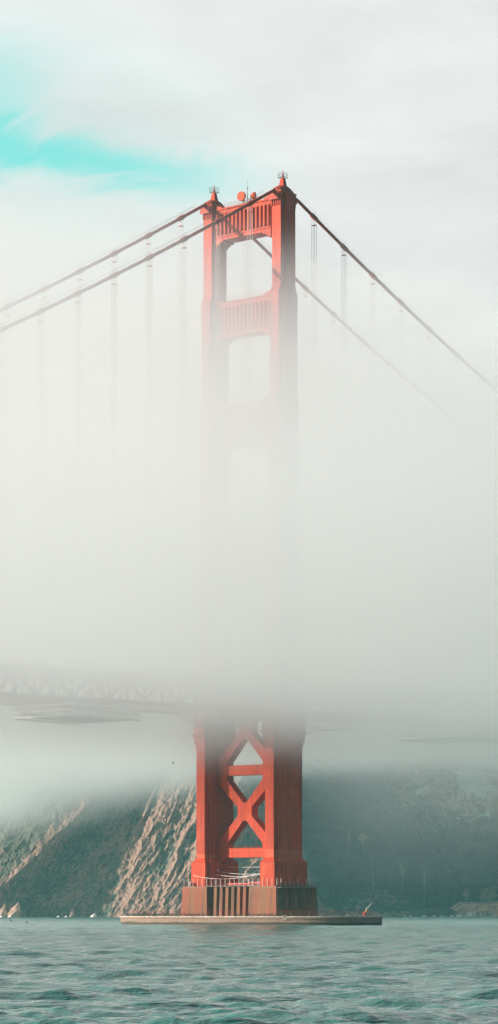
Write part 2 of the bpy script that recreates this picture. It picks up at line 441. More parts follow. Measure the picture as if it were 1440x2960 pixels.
for z0, z1 in ((46.3,49.2),(20.9,23.7)):
    mb = MB(); mb.box(-7.1, 7.1, -T+0.02, T-0.02, z0, z1)
    for z in (z0-0.08, z1+0.002):
        mb.box(-7.09, 7.09, -T-0.12, T+0.12, z, z+0.078)
    st = mb.shift(0,0,Z0).build('horizontal_strut', M['orange'], tower)
    mb = MB()
    for k in range(8):
        x = -6.6+k*1.88
        mb.tube([(x,-T+0.1,z1+0.08),(x,-T+0.1,z1+0.6)],0.05,4)
    mb.tube([(-6.6,-T+0.1,z1+0.55),(6.56,-T+0.1,z1+0.55)],0.035,4)
    mb.shift(0,0,Z0).build('strut_rail', M['orange_cable'], st)

# things standing on the top strut
def horn(label, s, t, rz, r=1.25, depth=1.5):
    e = empty('drum_antenna', W(s,t,222.3), rz); tag(e, label, 'antenna', 'drum antennas on the top strut')
    mb = MB()
    prof = [(r*0.35,-depth*0.6),(r*0.9,-depth*0.1),(r,0.0),(r,depth*0.45)]
    rings = [[(a*math.cos(2*PI*k/20), d-depth*0.4, 2.5+a*math.sin(2*PI*k/20)) for k in range(20)] for a, d in [(p[0], -p[1]) for p in prof]]
    mb.loft(rings); mb.build('drum', M['fresh'], e, False)
    mb = MB(); mb.tube([(0,0.3,0),(0,0.3,1.6)],0.16,6); mb.tube([(0.6,0.9,0),(0,0.4,1.9)],0.07,5); mb.build('bracket', M['orange_cable'], e)
horn('round orange drum antenna with its pale disc facing left on top of the tower strut', -0.9, -1.2, math.radians(-35), 1.45)
horn('second round drum antenna, turned away to the right and half behind the near cable', 1.6, -0.2, math.radians(75), 1.2)
def mast(label, s, t, h, r):
    e = empty('antenna_mast', W(s,t,222.3), RZ); tag(e, label, 'antenna')
    MB().tube([(0,0,0),(0,0,h*0.5),(0,0,h)],[r,r*0.8,r*0.4],6).build('whip', M['steel'], e)
    MB().lathe([(r*1.9,0),(r*1.9,0.4),(r*1.2,0.5)],8).build('base', M['steel'], e)
    MB().lathe([(r*1.6,h*0.62),(r*2.2,h*0.64),(r*1.6,h*0.66)],8).build('collar', M['dark'], e)
mast('tall thin whip antenna rising from the top strut between the two drum antennas', 0.15, -0.4, 8.0, 0.10)
mast('short whip antenna just left of the tall whip on the top strut', -1.1, 0.8, 4.6, 0.06)
mast('shortest whip antenna just right of the tall whip on the top strut', 1.0, 1.1, 3.4, 0.05)

# ================================================================== CABLES
ZC = 226.25
def cz_at(t):
    a = abs(t)
    z = ZC - (0.5592*a-2.857e-4*a*a if t < 0 else 0.4426*a-3.936e-4*a*a)
    if a < 6: z -= 0.25*(1-a/6)**2*4*0.6 + 0.0
    return z
CN = []                                     # positions of the bands
for sd, nm in ((1,'near'),(-1,'far')):
    s = sd*13.716
    e = empty('main_cable', W(s,0,ZC-1), RZ)
    tag(e, ('thick orange main cable in front, running over the near, taller-looking tower leg' if sd > 0 else
            'thick main cable behind, running over the far left tower leg and behind the near one'), 'bridge cable', 'main cables')
    for side, tmax in ((-1,330),(1,640)):
        pts = [(0, side*k*(tmax/80), cz_at(side*k*(tmax/80))-(ZC-1)) for k in range(81)]
        MB().tube(pts, 0.50, 10).build('cable', M['orange_cable'], e, True)
        mb = MB(); t0 = 9
        for dx in (-0.55,0.55):
            mb.tube([(dx, side*(t0+k*(tmax-t0)/60), cz_at(side*(t0+k*(tmax-t0)/60))-(ZC-1)+1.45) for k in range(61)], 0.03, 4)
        hr = mb.build('hand_rope', M['rope'], e)
        i = 0
        while True:
            t = side*((15.736 if side < 0 else 15.618)+15.24*i)
            if abs(t) > (165 if side < 0 else 215): break
            z = cz_at(t)-(ZC-1); dz = (cz_at(t+0.5)-cz_at(t-0.5))
            mb = MB(); L = 1.25
            mb.tube([(0,t-L,z-dz*L),(0,t+L,z+dz*L)], 0.64, 10)
            for q in (-0.95,-0.35,0.35,0.95): mb.tube([(0,t+q-0.12,z+dz*(q-0.12)),(0,t+q+0.12,z+dz*(q+0.12))], 0.76, 8)
            for dx in (-0.55,0.55): mb.tube([(dx,t-0.3*side,z+0.4),(dx,t-0.3*side,z+1.75)],0.05,4)
            mb.build('cable_band', M['orange_cable'], e)
            CN.append((sd, side, i, t))
            i += 1

# ================================================================== DECK
def dz_at(t): return 65.2 + 0.021*t - (3e-5*t*t if t > 0 else 0)
T0, T1 = -330.0, 460.0
deck = empty('bridge_deck', W(0,0,65.2), RZ)
tag(deck, 'long orange truss road deck crossing behind thick fog just above the tower bracing', 'bridge deck')
H = 8.0
def dk(name, mb, mat, parent=deck): return mb.shift(0,0,65.2).build(name, mat, parent)
NP = int((T1-T0)/7.62)
ts = [T0+7.62*k for k in range(NP+1)]
def beam(mb, p, q, w, h):                    # rectangular bar between two points, w across, h tall
    p, q = Vector(p), Vector(q); d = (q-p).normalized()
    side = Vector((1,0,0)) if abs(d.x) < 0.9 else Vector((0,1,0))
    upv = d.cross(side).normalized(); a = side*(w/2); b = upv*(h/2)
    mb.loft([[p-a-b,p+a-b,p+a+b,p-a+b],[q-a-b,q+a-b,q+a+b,q-a+b]])
mb = MB()
for k in range(NP):
    t, u = ts[k], ts[k+1]
    mb.loft([[(-13.2,x,dz_at(x)+H),(13.2,x,dz_at(x)+H),(13.2,x,dz_at(x)+H+1.1),(-13.2,x,dz_at(x)+H+1.1)] for x in (t,u)], cap=(k in (0,NP-1)))
dk('road_slab', mb, M['slab'])
for sd in (1,-1):
    mb = MB(); x = sd*13.4
    for k in range(NP):
        t, u = ts[k], ts[k+1]; a, b = dz_at(t), dz_at(u)
        beam(mb,(x,t,a+H-0.5),(x,u,b+H-0.5),0.9,1.1); beam(mb,(x,t,a+0.5),(x,u,b+0.5),0.9,1.1)
        beam(mb,(x,t,a+1),(x,t,a+H-1),0.6,0.7)
        if k % 2: beam(mb,(x,t,a+1),(x,u,b+H-1),0.7,0.9)
        else: beam(mb,(x,t,a+H-1),(x,u,b+1),0.7,0.9)
        beam(mb,(x,(t+u)/2,(a+b)/2+4),(x,(t+u)/2,(a+b)/2+H-1),0.4,0.4)
    dk('side_truss', mb, M['orange_cable'])
    mb = MB(); x = sd*13.5
    for k in range(NP*10):
        t = T0+0.762*k
        mb.tube([(x,t,dz_at(t)+H+1.1),(x,t,dz_at(t)+H+2.5)],0.10,3)
    for h in (1.3,2.5):
        mb.tube([(x,t,dz_at(t)+H+h) for t in ts],0.06,4)
    dk('railing', mb, M['orange_cable'])
mb = MB()
for k in range(NP):
    t, u = ts[k], ts[k+1]; a, b = dz_at(t), dz_at(u)
    beam(mb,(-13,t,a+0.5),(13,t,a+0.5),0.6,0.7); beam(mb,(-13,t,a+H-0.9),(13,t,a+H-0.9),0.6,1.6)
    if k % 2: beam(mb,(-13,t,a+0.5),(13,u,b+0.5),0.6,0.4)
    else: beam(mb,(13,t,a+0.5),(-13,u,b+0.5),0.6,0.4)
dk('floor_beam', mb, M['orange_cable'])

# suspender ropes
ORD = ['first','second','third','fourth','fifth','sixth','seventh','eighth','ninth','tenth','eleventh','twelfth','thirteenth','fourteenth']
for sd, side, i, t in CN:
    if sd > 0 and side > 0 and i > 9: continue
    if sd < 0 and side > 0 and i > 11: continue
    if side < 0 and i > 8: continue
    s = sd*13.716; z1 = cz_at(t)-0.7; z0 = dz_at(t)+H
    lab = 'thin suspender ropes under the %s cable, %s set %s of the tower' % ('near' if sd > 0 else 'far', ORD[i], 'left' if side < 0 else 'right')
    e = empty('suspender_rope', W(s,t,z0), RZ); tag(e, lab, 'suspender ropes', 'suspender ropes under the main cables')
    mb = MB()
    for dt in (-0.42,0.42):
        for dx in (-0.6,0.6):
            mb.tube([(dx,dt,0),(dx,dt,z1-z0-1.6),(dx*0.6,dt,z1-z0+0.6)],0.055,5)
    mb.build('rope', M['rope'], e)
    mb = MB(); mb.box(-0.68,0.68,-0.48,0.48,z1-z0-1.9,z1-z0-1.75); mb.build('spreader', M['orange_cable'], e)

# maintenance platforms under the deck
def platform(label, s0, s1, t0, t1, z):
    e = empty('maintenance_platform', W((s0+s1)/2,(t0+t1)/2,z), RZ); tag(e, label, 'work platform', 'work platforms hung under the deck')
    a, b = (s1-s0)/2, (t1-t0)/2
    mb = MB()
    n = 26
    for k in range(n):
        y = -b+2*b*k/n
        mb.box(-a, a, y, y+2*b/n*0.5, 0.0, 0.12)
    mb.build('board_floor', M['wood'], e)
    mb = MB()
    for x in (-a,-a/3,a/3,a): mb.box(x-0.15,x+0.15,-b,b,-0.42,-0.004)
    for z in (1.3, 2.9):
        for x in (-a,a): mb.box(x-0.2,x+0.2,-b,b,z,z+0.5)
        for y in (-b,b): mb.box(-a,a,y-0.2,y+0.2,z-0.002,z+0.49)
    for y in (-b,b): mb.box(-a-0.02,a+0.02,y-0.1,y+0.1,-0.15,0.2)
    mb.build('edge_girder', M['wood'], e)
    mb = MB()
    for x in (-a,a):
        for k in range(13):
            y = -b+2*b*k/12
            mb.tube([(x,y,0),(x,y,2.9)],0.14,4)
            if k < 12: mb.tube([(x,y,0.1),(x,y+b/12,2.9)],0.07,4); mb.tube([(x,y+b/12,2.9),(x,y+b/6,0.1)],0.07,4)
    for y in (-b,b):
        for k in range(13):
            x = -a+2*a*k/12
            mb.tube([(x,y,0),(x,y,2.9)],0.14,4)
            if k < 12: mb.tube([(x,y,0.1),(x+a/12,y,2.9)],0.07,4); mb.tube([(x+a/12,y,2.9),(x+a/6,y,0.1)],0.07,4)
    mb.build('lattice', M['wood'], e)
    mb = MB()
    for x in (-a*0.95,a*0.95):
        for y in (-b*0.6,b*0.6): mb.box(x-0.35,x+0.35,y-0.9,y+0.9,2.9,4.1); mb.tube([(x,y,4.1),(x,y,5.4)],0.14,5)
    mb.build('hanger', M['steel'], e)
platform('pale boarded maintenance platform hanging under the deck left of the tower', -11, 13, -92, -65, 59.3)
platform('smaller-looking pale maintenance platform hanging under the deck at the right edge', -11, 13, 94, 122, 62.3)
def netting(label, t0, t1, z, sag, s=13.0):
    nx, ny = 30, 6; P = np.zeros((ny, nx, 3))
    for i in range(nx):
        u = i/(nx-1); t = t0+(t1-t0)*u
        zz = z + 0.021*t*0 - sag*math.sin(PI*u)**0.8 - 0.25*math.sin(u*19)
        for j in range(ny):
            v = j/(ny-1); P[j,i] = (s-2*v*3.2-0, t-(t0+t1)/2, zz-z + 0.35*v)
    o = grid_obj('debris_net', P, M['net'], None); place(o, 0, (t0+t1)/2, z)
    md = o.modifiers.new('thick','WIREFRAME'); md.thickness = 0.12; md.use_replace = True
    tag(o, label, 'net', 'safety nets under the deck')
netting('sagging dark safety net slung under the deck just left of the tower', -46, -10, 64.2, 5.2, 12)
netting('sagging dark safety net slung under the deck just right of the tower', 9, 46, 65.2, 4.4, 13)

# ================================================================== PIER
pier = empty('tower_pier', W(0,0,0), RZ)
tag(pier, 'massive rust-stained concrete pier with upright ribs under the orange tower', 'bridge pier')
def rectring(x0,x1,y0,y1,z): return [(x0,y0,z),(x1,y0,z),(x1,y1,z),(x0,y1,z)]
for sd in (1,-1):
    cx = sd*13.716+0.45
    a0, a1 = (cx-4.9, cx+4.9)
    mb = MB(); mb.loft([rectring(a0-0.6,a1+0.8,-10.6,10.6,-2),rectring(a0,a1,-9.9,9.9,11.3),rectring(a0+0.05,a1-0.05,-9.8,9.8,11.85)])
    blk = mb.build('leg_block', M['pier'], pier)
    mb = MB()
    for y in (-6.2,-2.3,2.3,6.2):
        xx = a1-0.002
        MB().loft([rectring(xx,xx+0.9+0.25,y-1.2,y+1.2,-2),rectring(xx-0.5,xx+0.30,y-1.0,y+1.0,11.6)]).build('buttress', M['pier'], blk)
mb = MB(); mb.loft([rectring(-10,10,-7.9,7.9,-2),rectring(-10,10,-7.3,7.3,11.84)])
wall = mb.build('middle_wall', M['pier'], pier)
mb = MB()
for k in range(8):
    x = -8.3+k*2.32
    for sy in (-1,1):
        y0, y1, y2 = sy*7.8, sy*9.0, sy*7.25
        y3 = sy*8.5
        a = sorted((y0-sy*0.5,y1)); b = sorted((y2-sy*0.5,y3))
        MB().loft([rectring(x-0.62,x+0.62,a[0],a[1],-2),rectring(x-0.55,x+0.55,b[0],b[1],11.3),rectring(x-0.50,x+0.50,b[0]+0.05,b[1]-0.05,11.7)]).build('rib', M['pier'], wall)
mb = MB(); mb.loft([rectring(-9,9,-9.0,9.0,11.842),rectring(-9,9,-9.0,9.0,12.05)])
mb.build('walk_slab', M['slab'], pier)

# railing round the pier top
rail = empty('pier_railing', W(0,0,11.85), RZ)
tag(rail, 'tall pale post-and-wire railing round the top edge of the pier', 'railing')
mb = MB(); wires = MB()
xs = [-18.0+36.9*k/20 for k in range(21)]
for sy in (-1,1):
    for k, x in enumerate(xs):
        j = random.uniform(-0.12,0.12)
        mb.tube([(x,sy*9.3,0),(x+j,sy*9.3,2.35)],0.065,5)
    for h in (0.55,1.0,2.3):
        wires.tube([(x,sy*9.3,h) for x in xs],0.035,4)
for x in (-18.0,18.9):
    for k in range(10):
        y = -9.3+18.6*k/9
        mb.tube([(x,y,0),(x,y,2.35 if k%2 else 1.2)],0.065,5)
    for h in (0.55,1.0): wires.tube([(x,-9.3,h),(x,9.3,h)],0.04,4)
mb.build('post', M['pale'], rail); wires.build('wire', M['orange_cable'], rail)
# corner gallery rails overhanging on both ends
for sx, lab in ((1,'small dark rail gallery jutting from the right end of the pier top'),(-1,'small dark rail gallery jutting from the left end of the pier top')):
    e = empty('rail_gallery', W(sx*19.4+0.4,0,11.3), RZ); tag(e, lab, 'railing')
    mb = MB(); mb.box(-0.9,0.9,-9.5,9.5,0,0.18); mb.build('gallery_floor', M['slab'], e)
    mb = MB()
    for k in range(11):
        y = -9.5+1.9*k; mb.tube([(0.85*sx,y,0.18),(0.85*sx,y,1.4)],0.06,4)
    for h in (0.8,1.4): mb.tube([(0.85*sx,-9.5,h),(0.85*sx,9.5,h)],0.05,4)
    for y in (-9.5,9.5):
        for h in (0.8,1.4): mb.tube([(-0.9,y,h),(0.9,y,h)],0.05,4)
    mb.build('gallery_rail', M['dark'], e)
# sagging white hoses between the legs
for k,(x0,x1,za,zb,sg,y,lab) in enumerate((
    (-11.2,11.2,18.1,18.2,0.3,1.2,'topmost pale cable strung almost level between the two tower legs'),
    (-11.2,11.0,16.9,16.2,0.9,-2.5,'pale cable sagging between the tower legs, second from the top'),
    (-11.2,10.9,15.9,15.9,1.0,-4.5,'pale cable sagging between the tower legs, third from the top'),
    (-14.9,10.9,15.3,15.6,1.3,-8.6,'lowest pale cable sagging between the tower legs just above the railing'))):
    mb = MB()
    pts = []
    for i in range(25):
        u = i/24; pts.append((x0+(x1-x0)*u-(x0+x1)/2, 0, (za*(1-u)+zb*u)-4*sg*u*(1-u)-za))
    mb.tube(pts, 0.065, 5)
    o = mb.build('hanging_cable', M['pale'], None, True); place(o, (x0+x1)/2, y, za)
    tag(o, lab, 'cable', 'pale cables between the tower legs')
# equipment on the pier
def std(name, label, cat, s, t, z, group=None, rz=None):
    e = empty(name, W(s,t,z), RZ if rz is None else rz); return tag(e, label, cat, group)
e = std('winch', 'red winch machine with round drums behind the pier railing beside the right leg', 'winch', 7.6, -5.0, 12.05)
def xcyl(mb, x0,x1,y,z,r,n=12):
    mb.loft([[(x0,y+r*math.cos(2*PI*k/n),z+r*math.sin(2*PI*k/n)) for k in range(n)],[(x1,y+r*math.cos(2*PI*k/n),z+r*math.sin(2*PI*k/n)) for k in range(n)]][::-1])
mb = MB(); xcyl(mb,-2.2,2.6,0,0.75,0.48); mb.build('drum', M['red'], e)
mb = MB()
for x in (-2.3,-0.9,0.5,2.5): xcyl(mb,x-0.08,x+0.08,0,0.8,0.72)
mb.build('flange', M['red'], e)
mb = MB(); mb.box(-2.6,2.8,-0.5,0.5,0,0.25); mb.box(-1.9,-1.2,-0.4,0.4,0.25,1.5); mb.box(0.9,1.4,-0.4,0.4,0.25,1.6); mb.tube([(-1.5,0,1.5),(-1.5,0,2.0)],0.1,5); mb.build('frame', M['dark'], e)
mb = MB(); mb.ball((0,-0.62,1.0),0.14); mb.build('lamp', M['pale'], e)
e = std('pipe_run', 'low red pipes with valves lying on the pier floor between the legs', 'pipe', 1.0, -5.2, 12.05)
mb = MB(); xcyl(mb,-4.6,4.2,0,0.55,0.30); xcyl(mb,-4.6,4.2,0.7,0.45,0.22); mb.build('pipe', M['red'], e)
mb = MB()
for x in (-3.4,-0.6,2.4): MB().lathe([(0.3,0.0),(0.3,0.9),(0.12,1.0),(0.12,1.25),(0.28,1.27),(0.28,1.33)],8,(x,0,0)).build('valve', M['red'], e)
e = std('control_cabinet', 'small grey cabinet against the far leg on the pier', 'cabinet', -9.2, -4.6, 12.05)
MB().box(-0.5,0.5,-0.35,0.35,0.25,1.9).build('body', M['steel'], e)
MB().box(-0.44,0.44,-0.39,-0.352,0.35,1.8).build('door', M['pale'], e)
MB().box(-0.4,0.4,-0.3,0.3,0.0,0.248).build('plinth', M['dark'], e)
e = std('floodlight', 'pale floodlight on a bracket on the far tower leg', 'floodlight', -10.2, -3.0, 16.3)
MB().tube([(-0.2,0,0.0),(0.6,-0.4,0.1),(0.6,-0.4,0.5)],0.07,5).build('bracket', M['dark'], e)
MB().loft([rectring(0.2,1.0,-0.7,-0.1,0.5),rectring(0.05,1.15,-0.9,0.05,0.95)]).build('lamp_head', M['pale'], e)
e = std('bin', 'small dark box standing on the left corner of the pier top', 'box', -15.6, -9.0, 11.85)
MB().loft([rectring(-0.4,0.4,-0.3,0.3,0),rectring(-0.46,0.46,-0.36,0.36,1.2)]).build('body', M['dark'], e)
MB().box(-0.5,0.5,-0.4,0.4,1.202,1.35).build('lid', M['red'], e)

# ================================================================== FENDER
A, B_ = 46.5, 24.0
HF = 2.75
def ell(a, b, ph, n=3.0):
    c, s = math.cos(ph), math.sin(ph)
    return (a*math.copysign(abs(c)**(2/n), c), b*math.copysign(abs(s)**(2/n), s))
NE = 160
def ering(da, z, n=2.35):
    return [(x, y, z) for x, y in (ell(A+da, B_+da, 2*PI*k/NE, n) for k in range(NE))]
mb = MB()
rings = [ering(-0.15,-2.5), ering(-0.15,0.5), ering(0,0.7), ering(0,HF-0.75), ering(0.28,HF-0.72), ering(0.28,HF-0.12), ering(0.16,HF), ering(-3.0,HF), ering(-3.0,-2.5)]
mb.loft(rings, cap=False)
# close into a ring
mb.add([], [])
fend = mb.build('concrete_fender', M['fender'], None); place(fend, 0.3, 0, 0)
tag(fend, 'low oval concrete fender wall ringing the pier at the waterline', 'fender wall')
# fender railing: posts and a thin red wire
fr = empty('fender_railing', W(0.3,0,HF), RZ); tag(fr, 'thin red wire railing along the top of the concrete fender', 'railing')
mp = MB(); mw = MB(); ring = [ell(A-2.2,B_-2.2,2*PI*k/72,2.35) for k in range(73)]
for k, (x,y) in enumerate(ring[:-1]): mp.tube([(x,y,0),(x,y,1.55)],0.06,5)
for h in (0.8,1.5): mw.tube([(x,y,h) for x,y in ring],0.035,4)
mp.build('post', M['dark'], fr); mw.build('wire', M['orange_cable'], fr)

def fender_pt(px, inset=1.0, front=True):
    """point on the near rim of the fender that stands at sideways angle (px-720)/f from the place the photograph was taken"""
    best = None
    for k in range(1440):
        ph = 2*PI*k/1440; x, y = ell(A-inset, B_-inset, ph, 2.35); w = W(x+0.3, y, HF)
        e = abs((w.x/w.y) - (px-720)/F_PX)
        nx = w.y
        if e < 3e-4 and (best is None or nx < best[0]): best = (nx, x+0.3, y, w)
    return best
def on_fender(name, label, cat, px, inset=1.0, rz=0.0, group=None):
    b = fender_pt(px, inset); e = empty(name, b[3], rz); return tag(e, label, cat, group)
# warning sign hung on the outer face
b = fender_pt(820.5, -0.36)
e = empty('warning_sign', (b[3].x, b[3].y, HF-1.12), 0.30*0); tag(e, 'square white warning sign with dark marks hung on the fender face under the right leg', 'sign')
MB().box(-0.62,0.62,-0.10,-0.04,0.0,1.38).build('board', M['signw'], e)
mb = MB(); 
for x0,x1,z0,z1 in ((-0.42,-0.16,0.98,1.20),(-0.08,0.34,1.10,1.24),(-0.06,0.06,0.86,1.06),(0.16,0.34,0.84,1.06),(-0.52,-0.28,0.70,0.78),(0.22,0.44,0.72,0.80),(-0.24,-0.17,0.44,0.70),(0.12,0.19,0.42,0.66),(-0.05,0.03,0.32,0.46)):
    mb.box(x0,x1,-0.112,-0.102,z0,z1)
mb.build('lettering', M['ink'], e)
MB().box(-0.5,0.5,-0.04,0.2,1.0,1.1).build('bracket', M['steel'], e)
e = on_fender('marker_board', 'small bright orange marker board standing on the fender in front of the left pier block', 'sign', 531, 1.2)
mb = MB(); mb.prism_y([(-0.40,0.35),(0.40,0.35),(0.46,0.6),(0.46,1.15),(-0.46,1.15),(-0.46,0.6)],-0.04,0.04); mb.build('board', M['signo'], e)
MB().tube([(-0.3,0.08,0),(-0.3,0.08,1.0)],0.05,5).tube([(0.3,0.08,0),(0.3,0.08,1.0)],0.05,5).build('leg', M['dark'], e)
e = on_fender('red_cabinet', 'dark red box with a pale top on the left part of the fender', 'cabinet', 426, 3.2)
MB().box(-0.42,0.42,-0.3,0.3,0.1,1.0).build('body', M['red'], e); MB().lathe([(0.2,1.002),(0.26,1.15),(0.1,1.35)],8).build('lamp', M['pale'], e)
MB().box(-0.36,0.36,-0.25,0.25,0.0,0.098).build('plinth', M['dark'], e)
e = on_fender('red_drum', 'bright red ribbed drum on the right end of the fender beside the davit', 'drum', 1055.5, 2.6)
MB().lathe([(0.44,0),(0.44,0.4),(0.48,0.42),(0.44,0.45),(0.44,0.75),(0.48,0.78),(0.44,0.81),(0.44,1.15),(0.40,1.2)],14).build('body', M['red'], e)
MB().lathe([(0.40,1.202),(0.40,1.24),(0.06,1.25)],14).build('lid', M['dark'], e)
e = on_fender('davit', 'small davit with a long pale boom raised upwards on the right end of the fender', 'davit', 1063.5, 2.2)
MB().tube([(0,0,0),(0,0,2.7)],[0.13,0.08],6).build('post', M['dark'], e)
MB().tube([(0,0,2.2),(0.55,-0.1,2.95),(1.65,-0.2,4.25)],[0.07,0.06,0.04],5).build('boom', M['pale'], e)
MB().tube([(0.85,-0.1,3.25),(0.3,-0.05,1.9)],0.03,4).build('tie', M['steel'], e)
MB().ball((-0.14,-0.2,2.35),(0.12,0.12,0.34)).build('lantern', M['pale'], e)
b = fender_pt(1060.3, 2.0)
o = MB().loft([[(0.20*r*math.cos(2*PI*k/10)+(-0.16+0.32*u)*-1, 0.20*r*math.sin(2*PI*k/10), z) for k in range(10)] for r,u,z in ((0.3,1,1.10),(1,0.9,1.25),(1.1,0.5,1.6),(1,0.1,1.95),(0.3,0,2.1))]).build('buoy', M['yellow'], None, True)
o.location = b[3]; tag(o, 'orange-yellow float hung on the davit beside the red drum', 'buoy')

# ------------------------------------------------------------------ birds
def bird_mesh():
    mb = MB()
    pts = [(-0.34,0,0.02),(-0.24,0,0.14),(-0.08,0,0.30),(0.06,0,0.46),(0.12,0,0.58),(0.11,0,0.68),(0.14,0,0.76),(0.20,0,0.79),(0.30,0,0.80)]
    rs = [0.02,0.07,0.13,0.13,0.08,0.045,0.045,0.05,0.012]
    mb.tube(pts, rs, 8)
    mb.tube([(-0.02,0.05,0.24),(0.02,0.06,0.0)],0.025,5); mb.tube([(-0.02,-0.05,0.24),(0.02,-0.06,0.0)],0.025,5)
    mb.box(-0.02,0.10,0.03,0.09,0.0,0.02); mb.box(-0.02,0.10,-0.09,-0.03,0.0,0.02)
    return mb
bm0 = bird_mesh().build('cormorant', M['bird'], None, True)
first = True
rows = [(361,515,50,'black seabird in the dense row perched on the left end of the fender'),
        (519,606,24,'black seabird in the spaced row perched on the fender before the left pier block'),
        (676,700,6,'black seabird in the small cluster on the fender below the pier ribs'),
        (714,798,24,'black seabird in the row on the fender left of the white sign'),
        (992,1002,2,'black seabird on the fender right of the pier')]
for x0,x1,n,lab in rows:
    for k in range(n):
        px = x0+(x1-x0)*(k+random.uniform(-0.3,0.3)+0.3)/n
        b = fender_pt(px, random.uniform(0.3,0.8))
        if not b: continue
        o = bm0 if first else bm0.copy()
        if not first: COL.objects.link(o)
        first = False
        o.location = b[3]; o.rotation_euler[2] = random.choice((0.3,2.8,1.0,4.5))+random.uniform(-0.5,0.5)
        o.scale = (random.uniform(0.9,1.15),)*3
        tag(o, lab, 'seabird', lab.replace('black seabird','black seabirds'))
def flyer(label, px, py, Y, mat, span=1.2, bank=0.3, yaw=0.4, flap=0.5):
    mb = MB()
    mb.tube([(0,-0.36,0),(0,-0.15,0.02),(0,0.12,0.02),(0,0.30,0.0),(0,0.42,-0.02)],[0.02,0.09,0.10,0.05,0.012],8)
    for sx in (-1,1):
        h = span/2
        w = [(0.04*sx,0.14,0.02),(h*0.5*sx,0.18,flap*h*0.55),(h*sx,0.0,flap*h*0.45),(h*0.5*sx,-0.06,flap*h*0.52),(0.04*sx,-0.12,0.0)]
        top = [(x,y,z+0.015) for x,y,z in w]; bot = [(x,y,z-0.015) for x,y,z in w]
        if sx < 0: top, bot = bot, top
        mb.loft([bot, top])
    o = mb.build('seabird', mat, None, True)
    o.location = ((px-720)/F_PX*Y, Y, CAMZ+(HZ-py)/F_PX*Y); o.rotation_euler = (bank, 0.2, yaw)
    tag(o, label, 'seabird')
flyer('white gull flying low in front of the cliff, the higher and righter of the two', 363, 2595, 900, M['gull'], 1.3)
flyer('white gull flying low in front of the cliff, the lower and lefter of the two', 344, 2608, 900, M['gull'], 1.2, 0.5, 1.4)
flyer('dark seabird flying in the fog left of the tower bracing', 501, 2205, 700, M['bird'], 0.7, 0.9, 0.6, -0.3)
flyer('dark seabird skimming the water near the left edge', 30, 2661, 640, M['bird'], 1.1, 1.2, 2.0, 0.9)
flyer('small dark seabird over the water, right of the skimming one at the left edge', 77, 2666, 560, M['bird'], 0.7, 1.2, 1.2, 0.7)

# ================================================================== WATER
def build_water():
    nr, nc = 2500, 330
    Y = 45*np.exp(np.linspace(0, math.log(9000/45), nr))
    Y = np.concatenate([[-400,-100,0,30], Y])
    u = np.linspace(-1, 1, nc)
    base = np.maximum(np.abs(Y)*0.085, 6)[:,None]*1.12
    far = 60*np.maximum(0, np.abs(u)-0.82)**2/0.18**2*20
    X = u[None,:]/0.82*base + np.sign(u)[None,:]*far[None,:]
    YY = np.repeat(Y[:,None], nc, 1)
    Z = np.zeros_like(X)
    rs = np.random.RandomState(5)
    fade_all = np.where(YY < 40, 0.5, 1.0)
    for k in range(70):
        lam = 0.75*(1.075**k); 
        if lam > 26: lam = rs.uniform(1.2, 5.5)
        ang = rs.normal(PI/2+0.08, 0.50)
        amp = 0.0160*lam**0.40
        kx, ky = 2*PI/lam*math.cos(ang), 2*PI/lam*math.sin(ang)
        ph = kx*X+ky*YY+rs.uniform(0,2*PI) + 1.6*(fbm(X/(lam*3.1)+k, YY/(lam*3.1), 2, 0.5, k))*3
        res = np.clip((lam/(np.abs(YY)*0.0022+0.02)-2.0)/3.0, 0, 1)
        side = np.clip(1.5-(np.abs(u)[None,:]-0.82)*20, 0, 1)
        a = amp*res*side
        Z += a*(1-2*np.abs(np.sin(ph/2))**1.25*1.0) if k % 2 else a*np.sin(ph)
    env = 0.65+0.7*fbm(X/22, YY/40, 3, 0.5, 99)
    Z = Z*env*fade_all
    o = grid_obj('water', np.stack([X,YY,Z],-1), M['water'])
    tag(o, kind='structure')
build_water()

